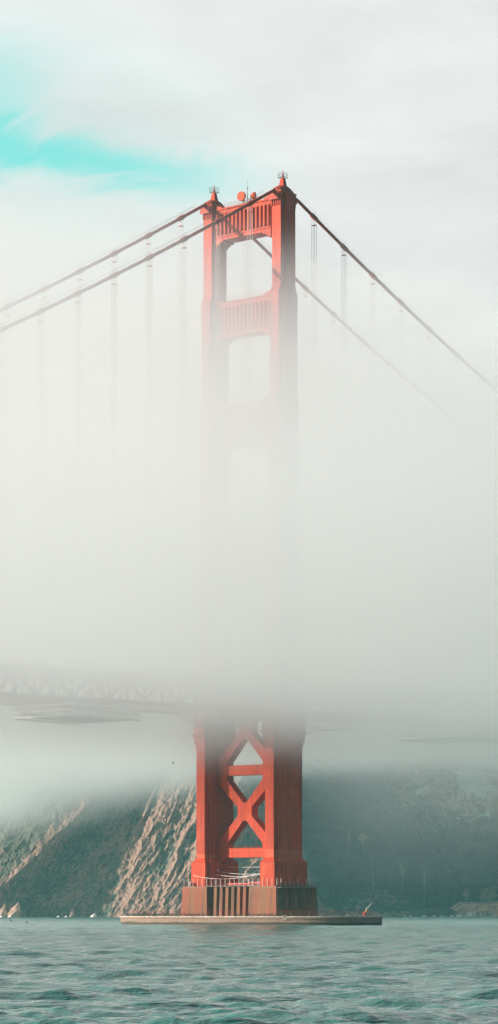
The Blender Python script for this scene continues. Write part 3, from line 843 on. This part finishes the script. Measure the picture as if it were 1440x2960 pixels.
# ================================================================== HEADLAND (left) and HILLS
def headland():
    xs = np.concatenate([np.linspace(-520,-240,90), np.linspace(-239, 78, 820)]); zs = np.concatenate([np.linspace(-3, 150, 420), np.linspace(151, 265, 60)])
    X, Z = np.meshgrid(xs, zs)
    line = -209+(Z-26)*0.955 + 7*(fbm(Z/22, Z*0, 3, 0.5, 3)-0.5)*2
    d = X-line
    Yb = 2345 + Z*0.95 - 0.05*(X+100)
    # near-left spur: its crest runs up to the right; sunlit scrub slope on the left, shaded bowl on the right
    spur = np.where(d < 0, -30+(-d)*0.20, -30+np.clip(d,0,46)*0.95)
    spur = np.where(d > 46, -30+46*0.95-(d-46)*0.10, spur)
    spur = spur + 6*(fbm(X/30, Z/30, 4, 0.5, 8)-0.5)
    bowl = sst(X, -150, -110)
    wx = X - 0.46*Z + 10*(fbm(X/45, Z/45, 3, 0.5, 21)-0.5)
    rib = ridged(wx/19+0.35*fbm(X/20,Z/30,2,0.5,71), Z/60, 3, 0.55, 31)
    rib2 = ridged(wx/6.5+7, Z/16+X/40, 4, 0.6, 41)
    amp = 3.5 + 4.5*sst(X, -118, -92)
    ribs = -(rib-0.5)*amp*2.0 - (rib2-0.5)*(4.5+4.0*sst(X,-122,-92))
    ribs = np.where(d < 5, ribs*0.35, ribs)
    ribs = ribs - 0.34*np.clip(X+126, 0, 84)
    # fall-away towards the right end of the headland
    right = 0.0009*np.clip(X+60, 0, 400)**2*1.6
    fine = (fbm(X/7, Z/7, 5, 0.62, 51)-0.5)*8.0 + (ridged((X-0.5*Z)/3.2, Z/7, 3, 0.6, 61)-0.5)*-2.2
    Y = Yb + spur*(1-0.55*bowl) + ribs + fine + right
    # rock foot at the far left, and small spur at px 130
    for cx, h, w, a in ((-203, 13, 4, 7), (-174, 19, 3.5, 5), (52, 16, 9, 7)):
        q = np.clip(1-np.abs(X-0.5*Z-cx)/w, 0, 1)*np.clip(1-Z/h, 0, 1)
        Y = Y - a*q**0.8
    rock = 0.30 + 0.65*np.clip((rib-0.50)*3, 0, 1)*(0.25+0.6*sst(X,-125,-92)) + 0.5*np.clip((rib2-0.5)*3,0,1)*(0.3+0.7*sst(X,-125,-92))
    rock = rock + 0.45*np.exp(-(d/9)**2) - 0.12*(d < -10)
    rock = rock + 0.55*np.clip(1-Z/10,0,1)*(X<-190)
    Z = Z*(1-0.97*sst(X, -5, 74))
    P = np.stack([X, Y, Z], -1)
    # back of the hill, so that it is a solid body
    top = P[-1]
    back = []
    for k, (dy, z) in enumerate(((40,262),(110,200),(200,110),(520,80),(900,70))):
        r = top.copy(); r[:,1] += dy; r[:,2] = np.minimum(z, top[:,2]*z/262.0+1); back.append(r)
    P = np.concatenate([P, np.stack(back)], 0)
    rock = np.concatenate([rock, np.zeros((5, len(xs)))], 0)
    o = grid_obj('headland', P, M['cliff'], rock); tag(o, kind='structure')
headland()
def hillY(X, Z):
    return (2700 + Z*1.05 + 60*(1-sst(X, 60, 150))*0 + 0.42*np.clip(190-X,0,300)*-0.0
            - 55*sst(X, 150, 300)*(Z/90) + 26*(fbm(X/60, Z/60, 3, 0.5, 5)-0.5) - 40*(ridged((X-0.8*Z)/120, Z/200, 2, 0.5, 15)-0.5)
            + 0.28*(X-60)*(X<150) + 0.28*90*(X>=150) - 0.18*np.clip(X-150,0,400))
def hill():
    xs = np.linspace(20, 620, 420); zs = np.linspace(-3, 330, 260)
    X, Z = np.meshgrid(xs, zs)
    Y = hillY(X, Z) + (fbm(X/9, Z/9, 4, 0.55, 77)-0.5)*7
    # brown bluff at the shore
    q = np.clip(1-((X-128)/38)**2, 0, 1)**0.5*26
    bl = np.where(Z < q, 1.0, 0.0)
    Y = Y - 26*np.clip(q/26,0,1)*np.clip(1.0-Z/(q+6), 0, 1)
    rock = 0.10 + 0.30*(Z < q) + 0.35*np.clip(1-Z/6, 0, 1) + 0.35*sst(Z, 125, 190)*(fbm(X/30,Z/30,3,0.5,4))
    P = np.stack([X, Y, Z], -1)
    r = P[-1].copy(); r[:,1] += 700; r[:,2] = 200
    P = np.concatenate([P, r[None]], 0); rock = np.concatenate([rock, rock[-1:]], 0)
    o = grid_obj('hill', P, M['hill'], rock); tag(o, kind='structure')
hill()
def bank():
    xs = np.linspace(150, 460, 320); v = np.linspace(0, 1, 60)
    X, V = np.meshgrid(xs, v)
    top = 5.5+6.0*sst(X, 196, 206)+0.9*np.sin(X/9)*0.5+1.6*(fbm(X/12, X*0, 3,0.5,2)-0.5)
    top = top*sst(X,150,175)
    face = np.clip(V/0.55, 0, 1)
    Z = -1.5 + (top+1.5)*face**0.8 + np.clip(V-0.55,0,1)*6
    Y = 2640 - 0.75*np.clip(X-196,0,200) + face*9 + np.clip(V-0.55,0,1)*160 + (ridged(X/7, Z/9, 3, 0.5, 9)-0.5)*-5*np.sin(face*PI)**0.5
    rock = 0.50+0.4*(V>0.5)*(V<0.62)*(X>196) + 0.35*np.clip(1-Z/2.5,0,1) + 0.25*(fbm(X/6,Z/3,3,0.5,6)-0.3)
    rock = rock - 0.5*(X<196)
    o = grid_obj('coastal_bank', np.stack([X,Y,Z],-1), M['bank'], rock); tag(o, kind='structure')
bank()

# ------------------------------------------------------------------ forest
def clump_quads(centres, radii, per, leaf, rs, squash=0.75):
    """leaf-sized faces spread through ball-like crowns; returns vertex and quad arrays"""
    n = len(centres); tot = n*per
    c = np.repeat(centres, per, 0); r = np.repeat(radii, per)
    d = rs.normal(size=(tot,3)); d /= np.linalg.norm(d,axis=1)[:,None]
    rad = r*(0.55+0.45*rs.rand(tot)**0.5)
    p = c + d*rad[:,None]*np.array([1,1,squash])
    nrm = d + rs.normal(size=(tot,3))*0.55; nrm /= np.linalg.norm(nrm,axis=1)[:,None]
    a = np.cross(nrm, rs.normal(size=(tot,3))); a /= np.linalg.norm(a,axis=1)[:,None]
    b = np.cross(nrm, a); sz = (leaf*(0.6+0.8*rs.rand(tot)))[:,None]
    v = np.stack([p-a*sz-b*sz, p+a*sz-b*sz*0.7, p+a*sz*0.8+b*sz, p-a*sz*0.7+b*sz*0.9], 1).reshape(-1,3)
    return v
def quads_obj(name, v, mat, parent=None):
    nf = len(v)//4; me = bpy.data.meshes.new(name)
    me.vertices.add(nf*4); me.vertices.foreach_set('co', v.astype(np.float32).ravel())
    me.loops.add(nf*4); me.loops.foreach_set('vertex_index', np.arange(nf*4,dtype=np.int32))
    me.polygons.add(nf); me.polygons.foreach_set('loop_start', np.arange(0,nf*4,4,dtype=np.int32)); me.polygons.foreach_set('loop_total', np.full(nf,4,dtype=np.int32))
    me.update(calc_edges=True); me.materials.append(mat)
    o = bpy.data.objects.new(name, me); COL.objects.link(o)
    if parent: o.parent = parent
    return o
def forest():
    rs = np.random.RandomState(3); C = []; R = []; C2 = []; R2 = []
    for _ in range(2600):
        x = rs.uniform(40, 330); z = rs.uniform(6, 185)
        dens = fbm(np.array([x/28.]), np.array([z/20.]), 3, 0.5, 13)[0]
        if z > 118-0.25*(x-60)*0 and dens < 0.50+ (z-118)*0.0022: continue
        if ((x-128)/42)**2 < 1 and z < 24*math.sqrt(max(0,1-((x-128)/42)**2))+2: continue
        if x > 190 and z < 14: continue
        y = float(hillY(np.array(x), np.array(z)))
        h = rs.uniform(5, 11)
        pale = (z > 112-0.42*(x-165) + 14*rs.normal()*0.5) and x > 150  # crowns on the sunlit slope take the lightened leaf colour
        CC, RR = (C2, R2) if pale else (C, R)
        for k in range(4):
            CC.append((x+rs.normal()*h*0.35, y-rs.uniform(0,4)+rs.normal()*2, z+h*(0.35+0.55*rs.rand()))); RR.append(h*rs.uniform(0.24,0.46))
    v = clump_quads(np.array(C), np.array(R), 26, 0.75, rs)
    o = quads_obj('forest', v, M['leaf']); tag(o, 'dense dark green wood covering the hillside right of the tower', 'woods', kind='stuff')
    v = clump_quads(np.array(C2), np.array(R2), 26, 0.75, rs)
    o = quads_obj('forest', v, M['leaf_sunlit']); tag(o, 'paler sunlit wood of rounded crowns on the slope at the far right', 'woods', kind='stuff')
forest()
def tree(name, label, px, base_z, Y, h, w, mat, seed, kind='round', trunk_frac=0.45, group='trees on the far shore'):
    rs = np.random.RandomState(seed); x = (px-720)/F_PX*Y
    e = empty(name, (x,Y,base_z)); tag(e, label, 'tree', group)
    mb = MB(); ct = h*trunk_frac
    mb.tube([(0,0,-1),(0.2,0,ct),(0.4,0,h*0.8)],[0.26,0.2,0.08],6)
    C = []; R = []
    for k in range(9):
        a = rs.uniform(0,2*PI); rr = w*0.5*rs.uniform(0.2,0.85)
        c = (rr*math.cos(a), rr*math.sin(a), ct+(h-ct)*rs.uniform(0.15,0.95)); C.append(c); R.append(w*rs.uniform(0.15,0.26))
        mb.tube([(0.2,0,ct*0.8),(c[0]*0.6,c[1]*0.6,c[2]-R[-1]*0.5),c],[0.2,0.13,0.05],5)
    mb.build('trunk', M['trunk'], e)
    quads_obj('crown', clump_quads(np.array(C), np.array(R), 60, 0.45, rs, 0.7), mat, e)
tree('pale_tree', 'bushy pale dry tree on the shore bank near the right edge', 1414, 11.5, 2640, 22, 19, M['leaf_pale'], 1, trunk_frac=0.2)
tree('small_tree', 'small lone pale bush-topped tree left of the bushy pale tree on the bank', 1347, 10, 2665, 17, 9, M['leaf_pale'], 2, trunk_frac=0.5)
tree('tall_tree', 'flat-topped tall tree with pale double trunks above the brown bluff', 1164, 24, 2690, 34, 18, M['leaf'], 3, trunk_frac=0.6)
tree('tall_tree', 'tall spreading tree right of the flat-topped one above the shore', 1226, 12, 2690, 44, 20, M['leaf'], 4, trunk_frac=0.5)
tree('tall_tree', 'tall tree standing left of the flat-topped tree above the bluff', 1078, 26, 2695, 32, 14, M['leaf'], 5, trunk_frac=0.5)
tree('tall_tree', 'slim tree with a bare pale trunk high on the wooded slope near the tower', 1008, 62, 2755, 26, 10, M['leaf'], 6, trunk_frac=0.6)
tree('dead_tree', 'pale blossom-like light tree alone in the dark wood', 1049, 70, 2750, 13, 11, M['leaf_pale'], 7, trunk_frac=0.3)

# ------------------------------------------------------------------ rocks and surf
def rock(label, px, py_w, w, h, mat, seed, lean=0.0):
    Y = CAMZ*F_PX/(py_w-HZ) if py_w > HZ+1 else 2600
    Y = min(Y, 2330); x = (px-720)/F_PX*Y
    rs = np.random.RandomState(seed); mb = MB(); n, m = 14, 7
    rings = []
    for j in range(m+1):
        u = j/m; r = (1-u**1.6)*0.5+0.02
        rings.append([((r*w*(0.75+0.5*rs.rand()))*math.cos(2*PI*k/n)+lean*u*h, (r*w*0.7*(0.75+0.5*rs.rand()))*math.sin(2*PI*k/n), -1+(h+1)*u*(0.9+0.2*rs.rand())) for k in range(n)])
    mb.loft(rings); o = mb.build('sea_rock', mat, None); o.location = (x, Y, 0); tag(o, label, 'rock', 'rocks at the foot of the cliff')
    return o
M['rockp'] = flat('pink_rock', (0.46,0.29,0.22), 0.95, 0, 0.35, 0.3)
M['rockd'] = flat('brown_rock', (0.17,0.12,0.10), 0.95, 0, 0.35, 0.3)
rock('small white-topped rock in the water at the foot of the cliff', 270, 2651, 6.5, 3.2, M['rockw'], 1, 0.3)
rock('rounded brown boulder at the foot of the cliff left of the white rock', 211, 2651, 6.5, 7, M['rockd'], 2)
rock('tall leaning pink rock stack at the foot of the cliff near the left edge', 36, 2651, 12, 12, M['rockp'], 3, 0.42)
rock('pink rock slab at the extreme left edge of the shore', 3, 2651, 8, 11, M['rockp'], 4, 0.3)
def surf(name, label, pxs, Y, w):
    mb = MB(); x0 = (pxs[0]-720)/F_PX*Y; rs = random.Random(len(label))
    x = x0; x1 = (pxs[1]-720)/F_PX*Y
    while x < x1:
        L = rs.uniform(1.5, 7)*w; h = rs.uniform(0.5, 1.5)
        mb.ball((x+L/2, rs.uniform(-2,2), 0.2), (L/2, 1.4, h), 8, 4); x += L+rs.uniform(0.0, 5)
    o = mb.build(name, M['gull'], None, True); o.location = (0, Y, 0); tag(o, label, 'surf', kind='stuff')
surf('surf', 'broken white line of surf along the right shore', (1165,1350), 2600, 1.0)
surf('surf', 'patches of white surf at the foot of the left cliff', (0,40), 2290, 1.0)
surf('surf', 'thin white surf before the middle of the left cliff', (165,190), 2295, 0.8)
# ruined timber steps at the right shore
e = empty('shore_steps', ((1341-720)/F_PX*2600, 2600, 0)); tag(e, 'ruined reddish timber steps leaning at the right shore by the bank', 'steps')
mb = MB()
for dx in (0,5,9): mb.tube([(dx-4,0,0),(dx+2,2,9.5)],0.42,5)
mb.build('stringer', M['rockp'], e)
mb = MB()
for k in range(4): mb.tube([(-3+k*1.4,0.5,2+k*2.1),(6+k*1.2,0.5,2+k*2.1)],0.28,5)
mb.build('rung', M['rockp'], e)
e = empty('shore_hut', ((1358-720)/F_PX*2600, 2600, 0)); tag(e, 'small pale broken concrete block beside the timber steps on the right shore', 'ruin')
mb = MB(); mb.loft([rectring(-3,3,-2,2,-1),rectring(-2.6,2.6,-1.8,1.8,3.0),rectring(-1.2,2.4,-1.5,1.6,4.4)]); mb.build('block', M['rockw'], e)
mb = MB(); mb.box(4.0,5.6,-1,1,0,4.2); mb.box(9.5,11,-1,1,-0.5,3.8); mb.build('post_stump', M['rockw'], e)

# ================================================================== AIR
def volume_box(name, label, x0,x1,y0,y1,z0,z1, mat, cat='fog'):
    mb = MB().box(x0,x1,y0,y1,z0,z1); me_o = mb.build(name, mat, None); tag(me_o, label, cat, kind='stuff'); return me_o
def fog_mat(name, dens, zs, noise_amp, xr, yr, sc, col=(0.955,0.958,0.992), seed=0.0, holes=0.0, tilt=0.0, front=0.0, aniso=0.6, layers=False, wisp=0.4, wsc=0.02):
    m = bpy.data.materials.new(name); m.use_nodes = True; nt = m.node_tree; nt.nodes.clear()
    out = nt.nodes.new('ShaderNodeOutputMaterial'); sct = nt.nodes.new('ShaderNodeVolumeScatter')
    sct.inputs['Color'].default_value = col+(1,); sct.inputs['Anisotropy'].default_value = aniso
    p = geo(nt); x, y, z = sepxyz(nt, p)
    n = noise(nt, mapv(nt, p, (1,1,1.6), loc=(seed,seed*1.7,0)), sc, 3, 0.55)
    dn = mth(nt, 'MULTIPLY', mth(nt, 'SUBTRACT', n, 0.5), noise_amp)
    zz = mth(nt, 'ADD', z, dn)
    if tilt: zz = mth(nt, 'ADD', zz, mth(nt, 'MULTIPLY', x, tilt))
    zl = mth(nt, 'SUBTRACT', zz, mth(nt, 'MULTIPLY', mth(nt, 'MAXIMUM', mth(nt, 'SUBTRACT', y, 875.0), 0.0), 0.08)) if front else zz
    lo = mrange(nt, zl, zs[0], zs[1], 0, 1, True); zh = mth(nt, 'ADD', mth(nt, 'ADD', zz, mth(nt, 'MULTIPLY', x, 0.20)), mth(nt, 'MULTIPLY', mth(nt, 'MAXIMUM', mth(nt, 'SUBTRACT', 857.0, y), 0.0), front)) if front else zz
    hi = mrange(nt, zh, zs[2], zs[3], 1, 0, True)
    d = mth(nt, 'MULTIPLY', lo, hi)
    d = mth(nt, 'MULTIPLY', d, mth(nt,'MULTIPLY', mrange(nt, x, xr[0], xr[1], 0, 1, True), mrange(nt, x, xr[2], xr[3], 1, 0, True)))
    d = mth(nt, 'MULTIPLY', d, mth(nt,'MULTIPLY', mrange(nt, y, yr[0], yr[1], 0, 1, True), mrange(nt, y, yr[2], yr[3], 1, 0, True)))
    if holes: d = mth(nt, 'MULTIPLY', d, mrange(nt, n, 0.5-holes, 0.5+holes*0.4, 0.25, 1, True))
    if layers:       # dense cap and dense base, thinner core
        prof = mth(nt, 'ADD', mrange(nt, zz, 128, 172, 0.62, 1.0, True), mrange(nt, zz, 72, 104, 0.72, 0.0, True))
        d = mth(nt, 'MULTIPLY', d, prof)
    n2 = noise(nt, mapv(nt, p, (0.6,0.6,1.5), loc=(0,seed*2.3,seed)), wsc, 4, 0.62, 0.6)
    d = mth(nt, 'MULTIPLY', d, mrange(nt, n2, 0.33, 0.67, 1.0-wisp, 1.0+wisp))
    d = mth(nt, 'MULTIPLY', d, dens)
    nt.links.new(d, sct.inputs['Density']); nt.links.new(sct.outputs[0], out.inputs['Volume'])
    return m
fm = fog_mat('fog_bank', 0.0108, (40,66,163,221), 34, (-118,-92,115,150), (400,520,1200,1300), 0.011, seed=3.0, front=0.25, layers=True, aniso=0.75, wisp=0.45, wsc=0.02)
volume_box('fog_bank', 'thick white fog bank wrapping the middle of the bridge tower and the deck', -125,150,400,1300,22,244, fm)
fm2 = fog_mat('hill_fog', 0.0085, (86,140,300,340), 90, (-420,-380,480,520), (1500,1620,2150,2230), 0.007, seed=9.0, tilt=-0.18, wisp=0.6, wsc=0.012)
volume_box('hill_fog', 'pale fog lying over the upper slopes behind the bridge', -420,520,1500,2230,20,340, fm2)
fm3 = fog_mat('valley_mist', 0.00105, (0,190,300,340), 60, (10,110,520,600), (1500,1650,2500,2600), 0.006, seed=4.0, wisp=0.5, wsc=0.01)
volume_box('valley_mist', 'thin mist hanging over the wooded valley right of the tower', 10,600,1500,2600,2,340, fm3)
def haze():
    m = bpy.data.materials.new('haze'); m.use_nodes = True; nt = m.node_tree; nt.nodes.clear()
    out = nt.nodes.new('ShaderNodeOutputMaterial'); v = nt.nodes.new('ShaderNodeVolumePrincipled')
    v.inputs['Color'].default_value = (0.34,0.86,0.90,1); v.inputs['Density'].default_value = 0.62e-4; v.inputs['Anisotropy'].default_value = 0.0
    nt.links.new(v.outputs[0], out.inputs['Volume'])
    volume_box('haze', 'thin blue-green haze between the shore and the far hills', -950,1500,-450,5200,-6,420, m, 'haze')
haze()

# ================================================================== SKY, SUN, CAMERA
EL = math.radians(15.0); AZ = math.radians(-90)       # the sun stands low on the left
w = bpy.data.worlds.new('World'); S.world = w; w.use_nodes = True; nt = w.node_tree; nt.nodes.clear()
out = nt.nodes.new('ShaderNodeOutputWorld')
sky = nt.nodes.new('ShaderNodeTexSky'); sky.sky_type = 'NISHITA'; sky.sun_disc = False
sky.sun_elevation = EL; sky.sun_rotation = math.radians(-95.7)
bg1 = nt.nodes.new('ShaderNodeBackground'); bg1.inputs[1].default_value = 0.05
nt.links.new(sky.outputs[0], bg1.inputs[0])
bgc = nt.nodes.new('ShaderNodeBackground')
d = tco(nt, 'Generated')
dx, dy, dz = sepxyz(nt, d)
# clouds: one wide bright deck over the sea ahead and to the left, unseen darker blue sky added behind and to the right
n_big = noise(nt, mapv(nt, d, (3,3,9)), 1.0, 5, 0.55, 0.3)
n_fine = noise(nt, mapv(nt, d, (9,9,26)), 1.0, 5, 0.6, 0.4)
cl = mth(nt, 'ADD', mth(nt, 'MULTIPLY', n_big, 0.6), mth(nt, 'MULTIPLY', n_fine, 0.4))
cc = mixc(nt, mrange(nt, cl, 0.38, 0.60), (0.395,0.386,0.382), (0.510,0.495,0.486))
nt.links.new(cc, bgc.inputs[0])
# mask of the blue rift, low on the left of the view
az = mth(nt, 'DIVIDE', dx, mth(nt, 'MAXIMUM', dy, 0.05)); ev = mth(nt, 'DIVIDE', dz, mth(nt, 'MAXIMUM', dy, 0.05))
wob = mth(nt, 'MULTIPLY', mth(nt, 'SUBTRACT', noise(nt, mapv(nt, d, (22,22,40)), 1.0, 6, 0.65, 0.8), 0.5), 0.040)
q = mth(nt, 'ADD', mth(nt, 'SUBTRACT', ev, mth(nt, 'SUBTRACT', 0.2765, mth(nt, 'MULTIPLY', mth(nt, 'ADD', az, 0.09), 0.155))), wob)
wid = 0.0078
g = mth(nt, 'EXPONENT', mth(nt, 'MULTIPLY', mth(nt, 'POWER', mth(nt, 'DIVIDE', q, wid), 2.0), -1.0))
g = mth(nt, 'MULTIPLY', g, mrange(nt, az, -0.055, 0.03, 1, 0.0, True))
g = mth(nt, 'MULTIPLY', g, mrange(nt, az, -0.4, -0.2, 0, 1, True))
g2 = mth(nt, 'EXPONENT', mth(nt, 'MULTIPLY', mth(nt, 'POWER', mth(nt, 'DIVIDE', mth(nt, 'SUBTRACT', q, 0.006), 0.040), 2.0), -1.0))
g2 = mth(nt, 'MULTIPLY', g2, mrange(nt, az, -0.10, 0.03, 0.36, 0.0, True))
g2 = mth(nt, 'MULTIPLY', g2, mrange(nt, n_fine, 0.35, 0.6, 0.4, 1.0))
g3 = mth(nt, 'MULTIPLY', mrange(nt, mth(nt, 'ADD', az, mth(nt, 'MULTIPLY', wob, 0.6)), -0.092, -0.062, 0.30, 0.0, True), mth(nt, 'MULTIPLY', mrange(nt, ev, 0.278, 0.296, 0, 1, True), mrange(nt, ev, 0.300, 0.326, 1, 0, True)))
rift = mth(nt, 'MINIMUM', mth(nt, 'ADD', mth(nt, 'ADD', mth(nt, 'MULTIPLY', g, 0.64), g2), g3), 0.95)
# unseen cloud opening added behind the viewer, keeps the tower's shaded faces dark
open_ = mrange(nt, mth(nt, 'ADD', mth(nt, 'SUBTRACT', dy, mth(nt, 'MULTIPLY', dx, 0.6)), mth(nt, 'MULTIPLY', mth(nt, 'SUBTRACT', n_big, 0.5), 0.7)), -0.15, 0.55, 1.0, 0.0, True)
blue = nt.nodes.new('ShaderNodeBackground'); blue.inputs[0].default_value = (0.07,0.41,0.39,1); blue.inputs[1].default_value = 1.0
mix1 = nt.nodes.new('ShaderNodeMixShader'); nt.links.new(rift, mix1.inputs[0]); nt.links.new(bgc.outputs[0], mix1.inputs[1]); nt.links.new(blue.outputs[0], mix1.inputs[2])
mix2 = nt.nodes.new('ShaderNodeMixShader'); nt.links.new(open_, mix2.inputs[0]); nt.links.new(mix1.outputs[0], mix2.inputs[1]); nt.links.new(bg1.outputs[0], mix2.inputs[2])
nt.links.new(mix2.outputs[0], out.inputs[0])

ld = bpy.data.lights.new('sun', 'SUN'); ld.energy = 5.0; ld.angle = math.radians(0.6); ld.color = (1.0,0.88,0.76)
sun = bpy.data.objects.new('sun', ld); COL.objects.link(sun)
dv = -Vector((-math.cos(EL)*0.995, -math.cos(EL)*0.0985, math.sin(EL)))
sun.rotation_euler = dv.to_track_quat('-Z','Y').to_euler(); sun.location = (-300, 500, 300)

cd = bpy.data.cameras.new('camera'); cam = bpy.data.objects.new('camera', cd); COL.objects.link(cam); S.camera = cam
cam.location = (0,0,CAMZ); cam.rotation_euler = (PI/2,0,0)
cd.sensor_fit = 'VERTICAL'; cd.sensor_height = 24.0; cd.lens = F_PX*24.0/IMH; cd.shift_y = (HZ-IMH/2)/IMH
cd.clip_start = 0.5; cd.clip_end = 20000

S.view_settings.view_transform = 'Standard'; S.view_settings.look = 'None'; S.view_settings.exposure = 0.95; S.view_settings.gamma = 1.0
S.cycles.volume_bounces = 9; S.cycles.max_bounces = 14; S.cycles.diffuse_bounces = 3; S.cycles.glossy_bounces = 3
S.cycles.transparent_max_bounces = 12
S.cycles.volume_step_rate = 1.0; S.cycles.volume_max_steps = 256
S.cycles.sample_clamp_indirect = 6.0
bpy.context.view_layer.update()
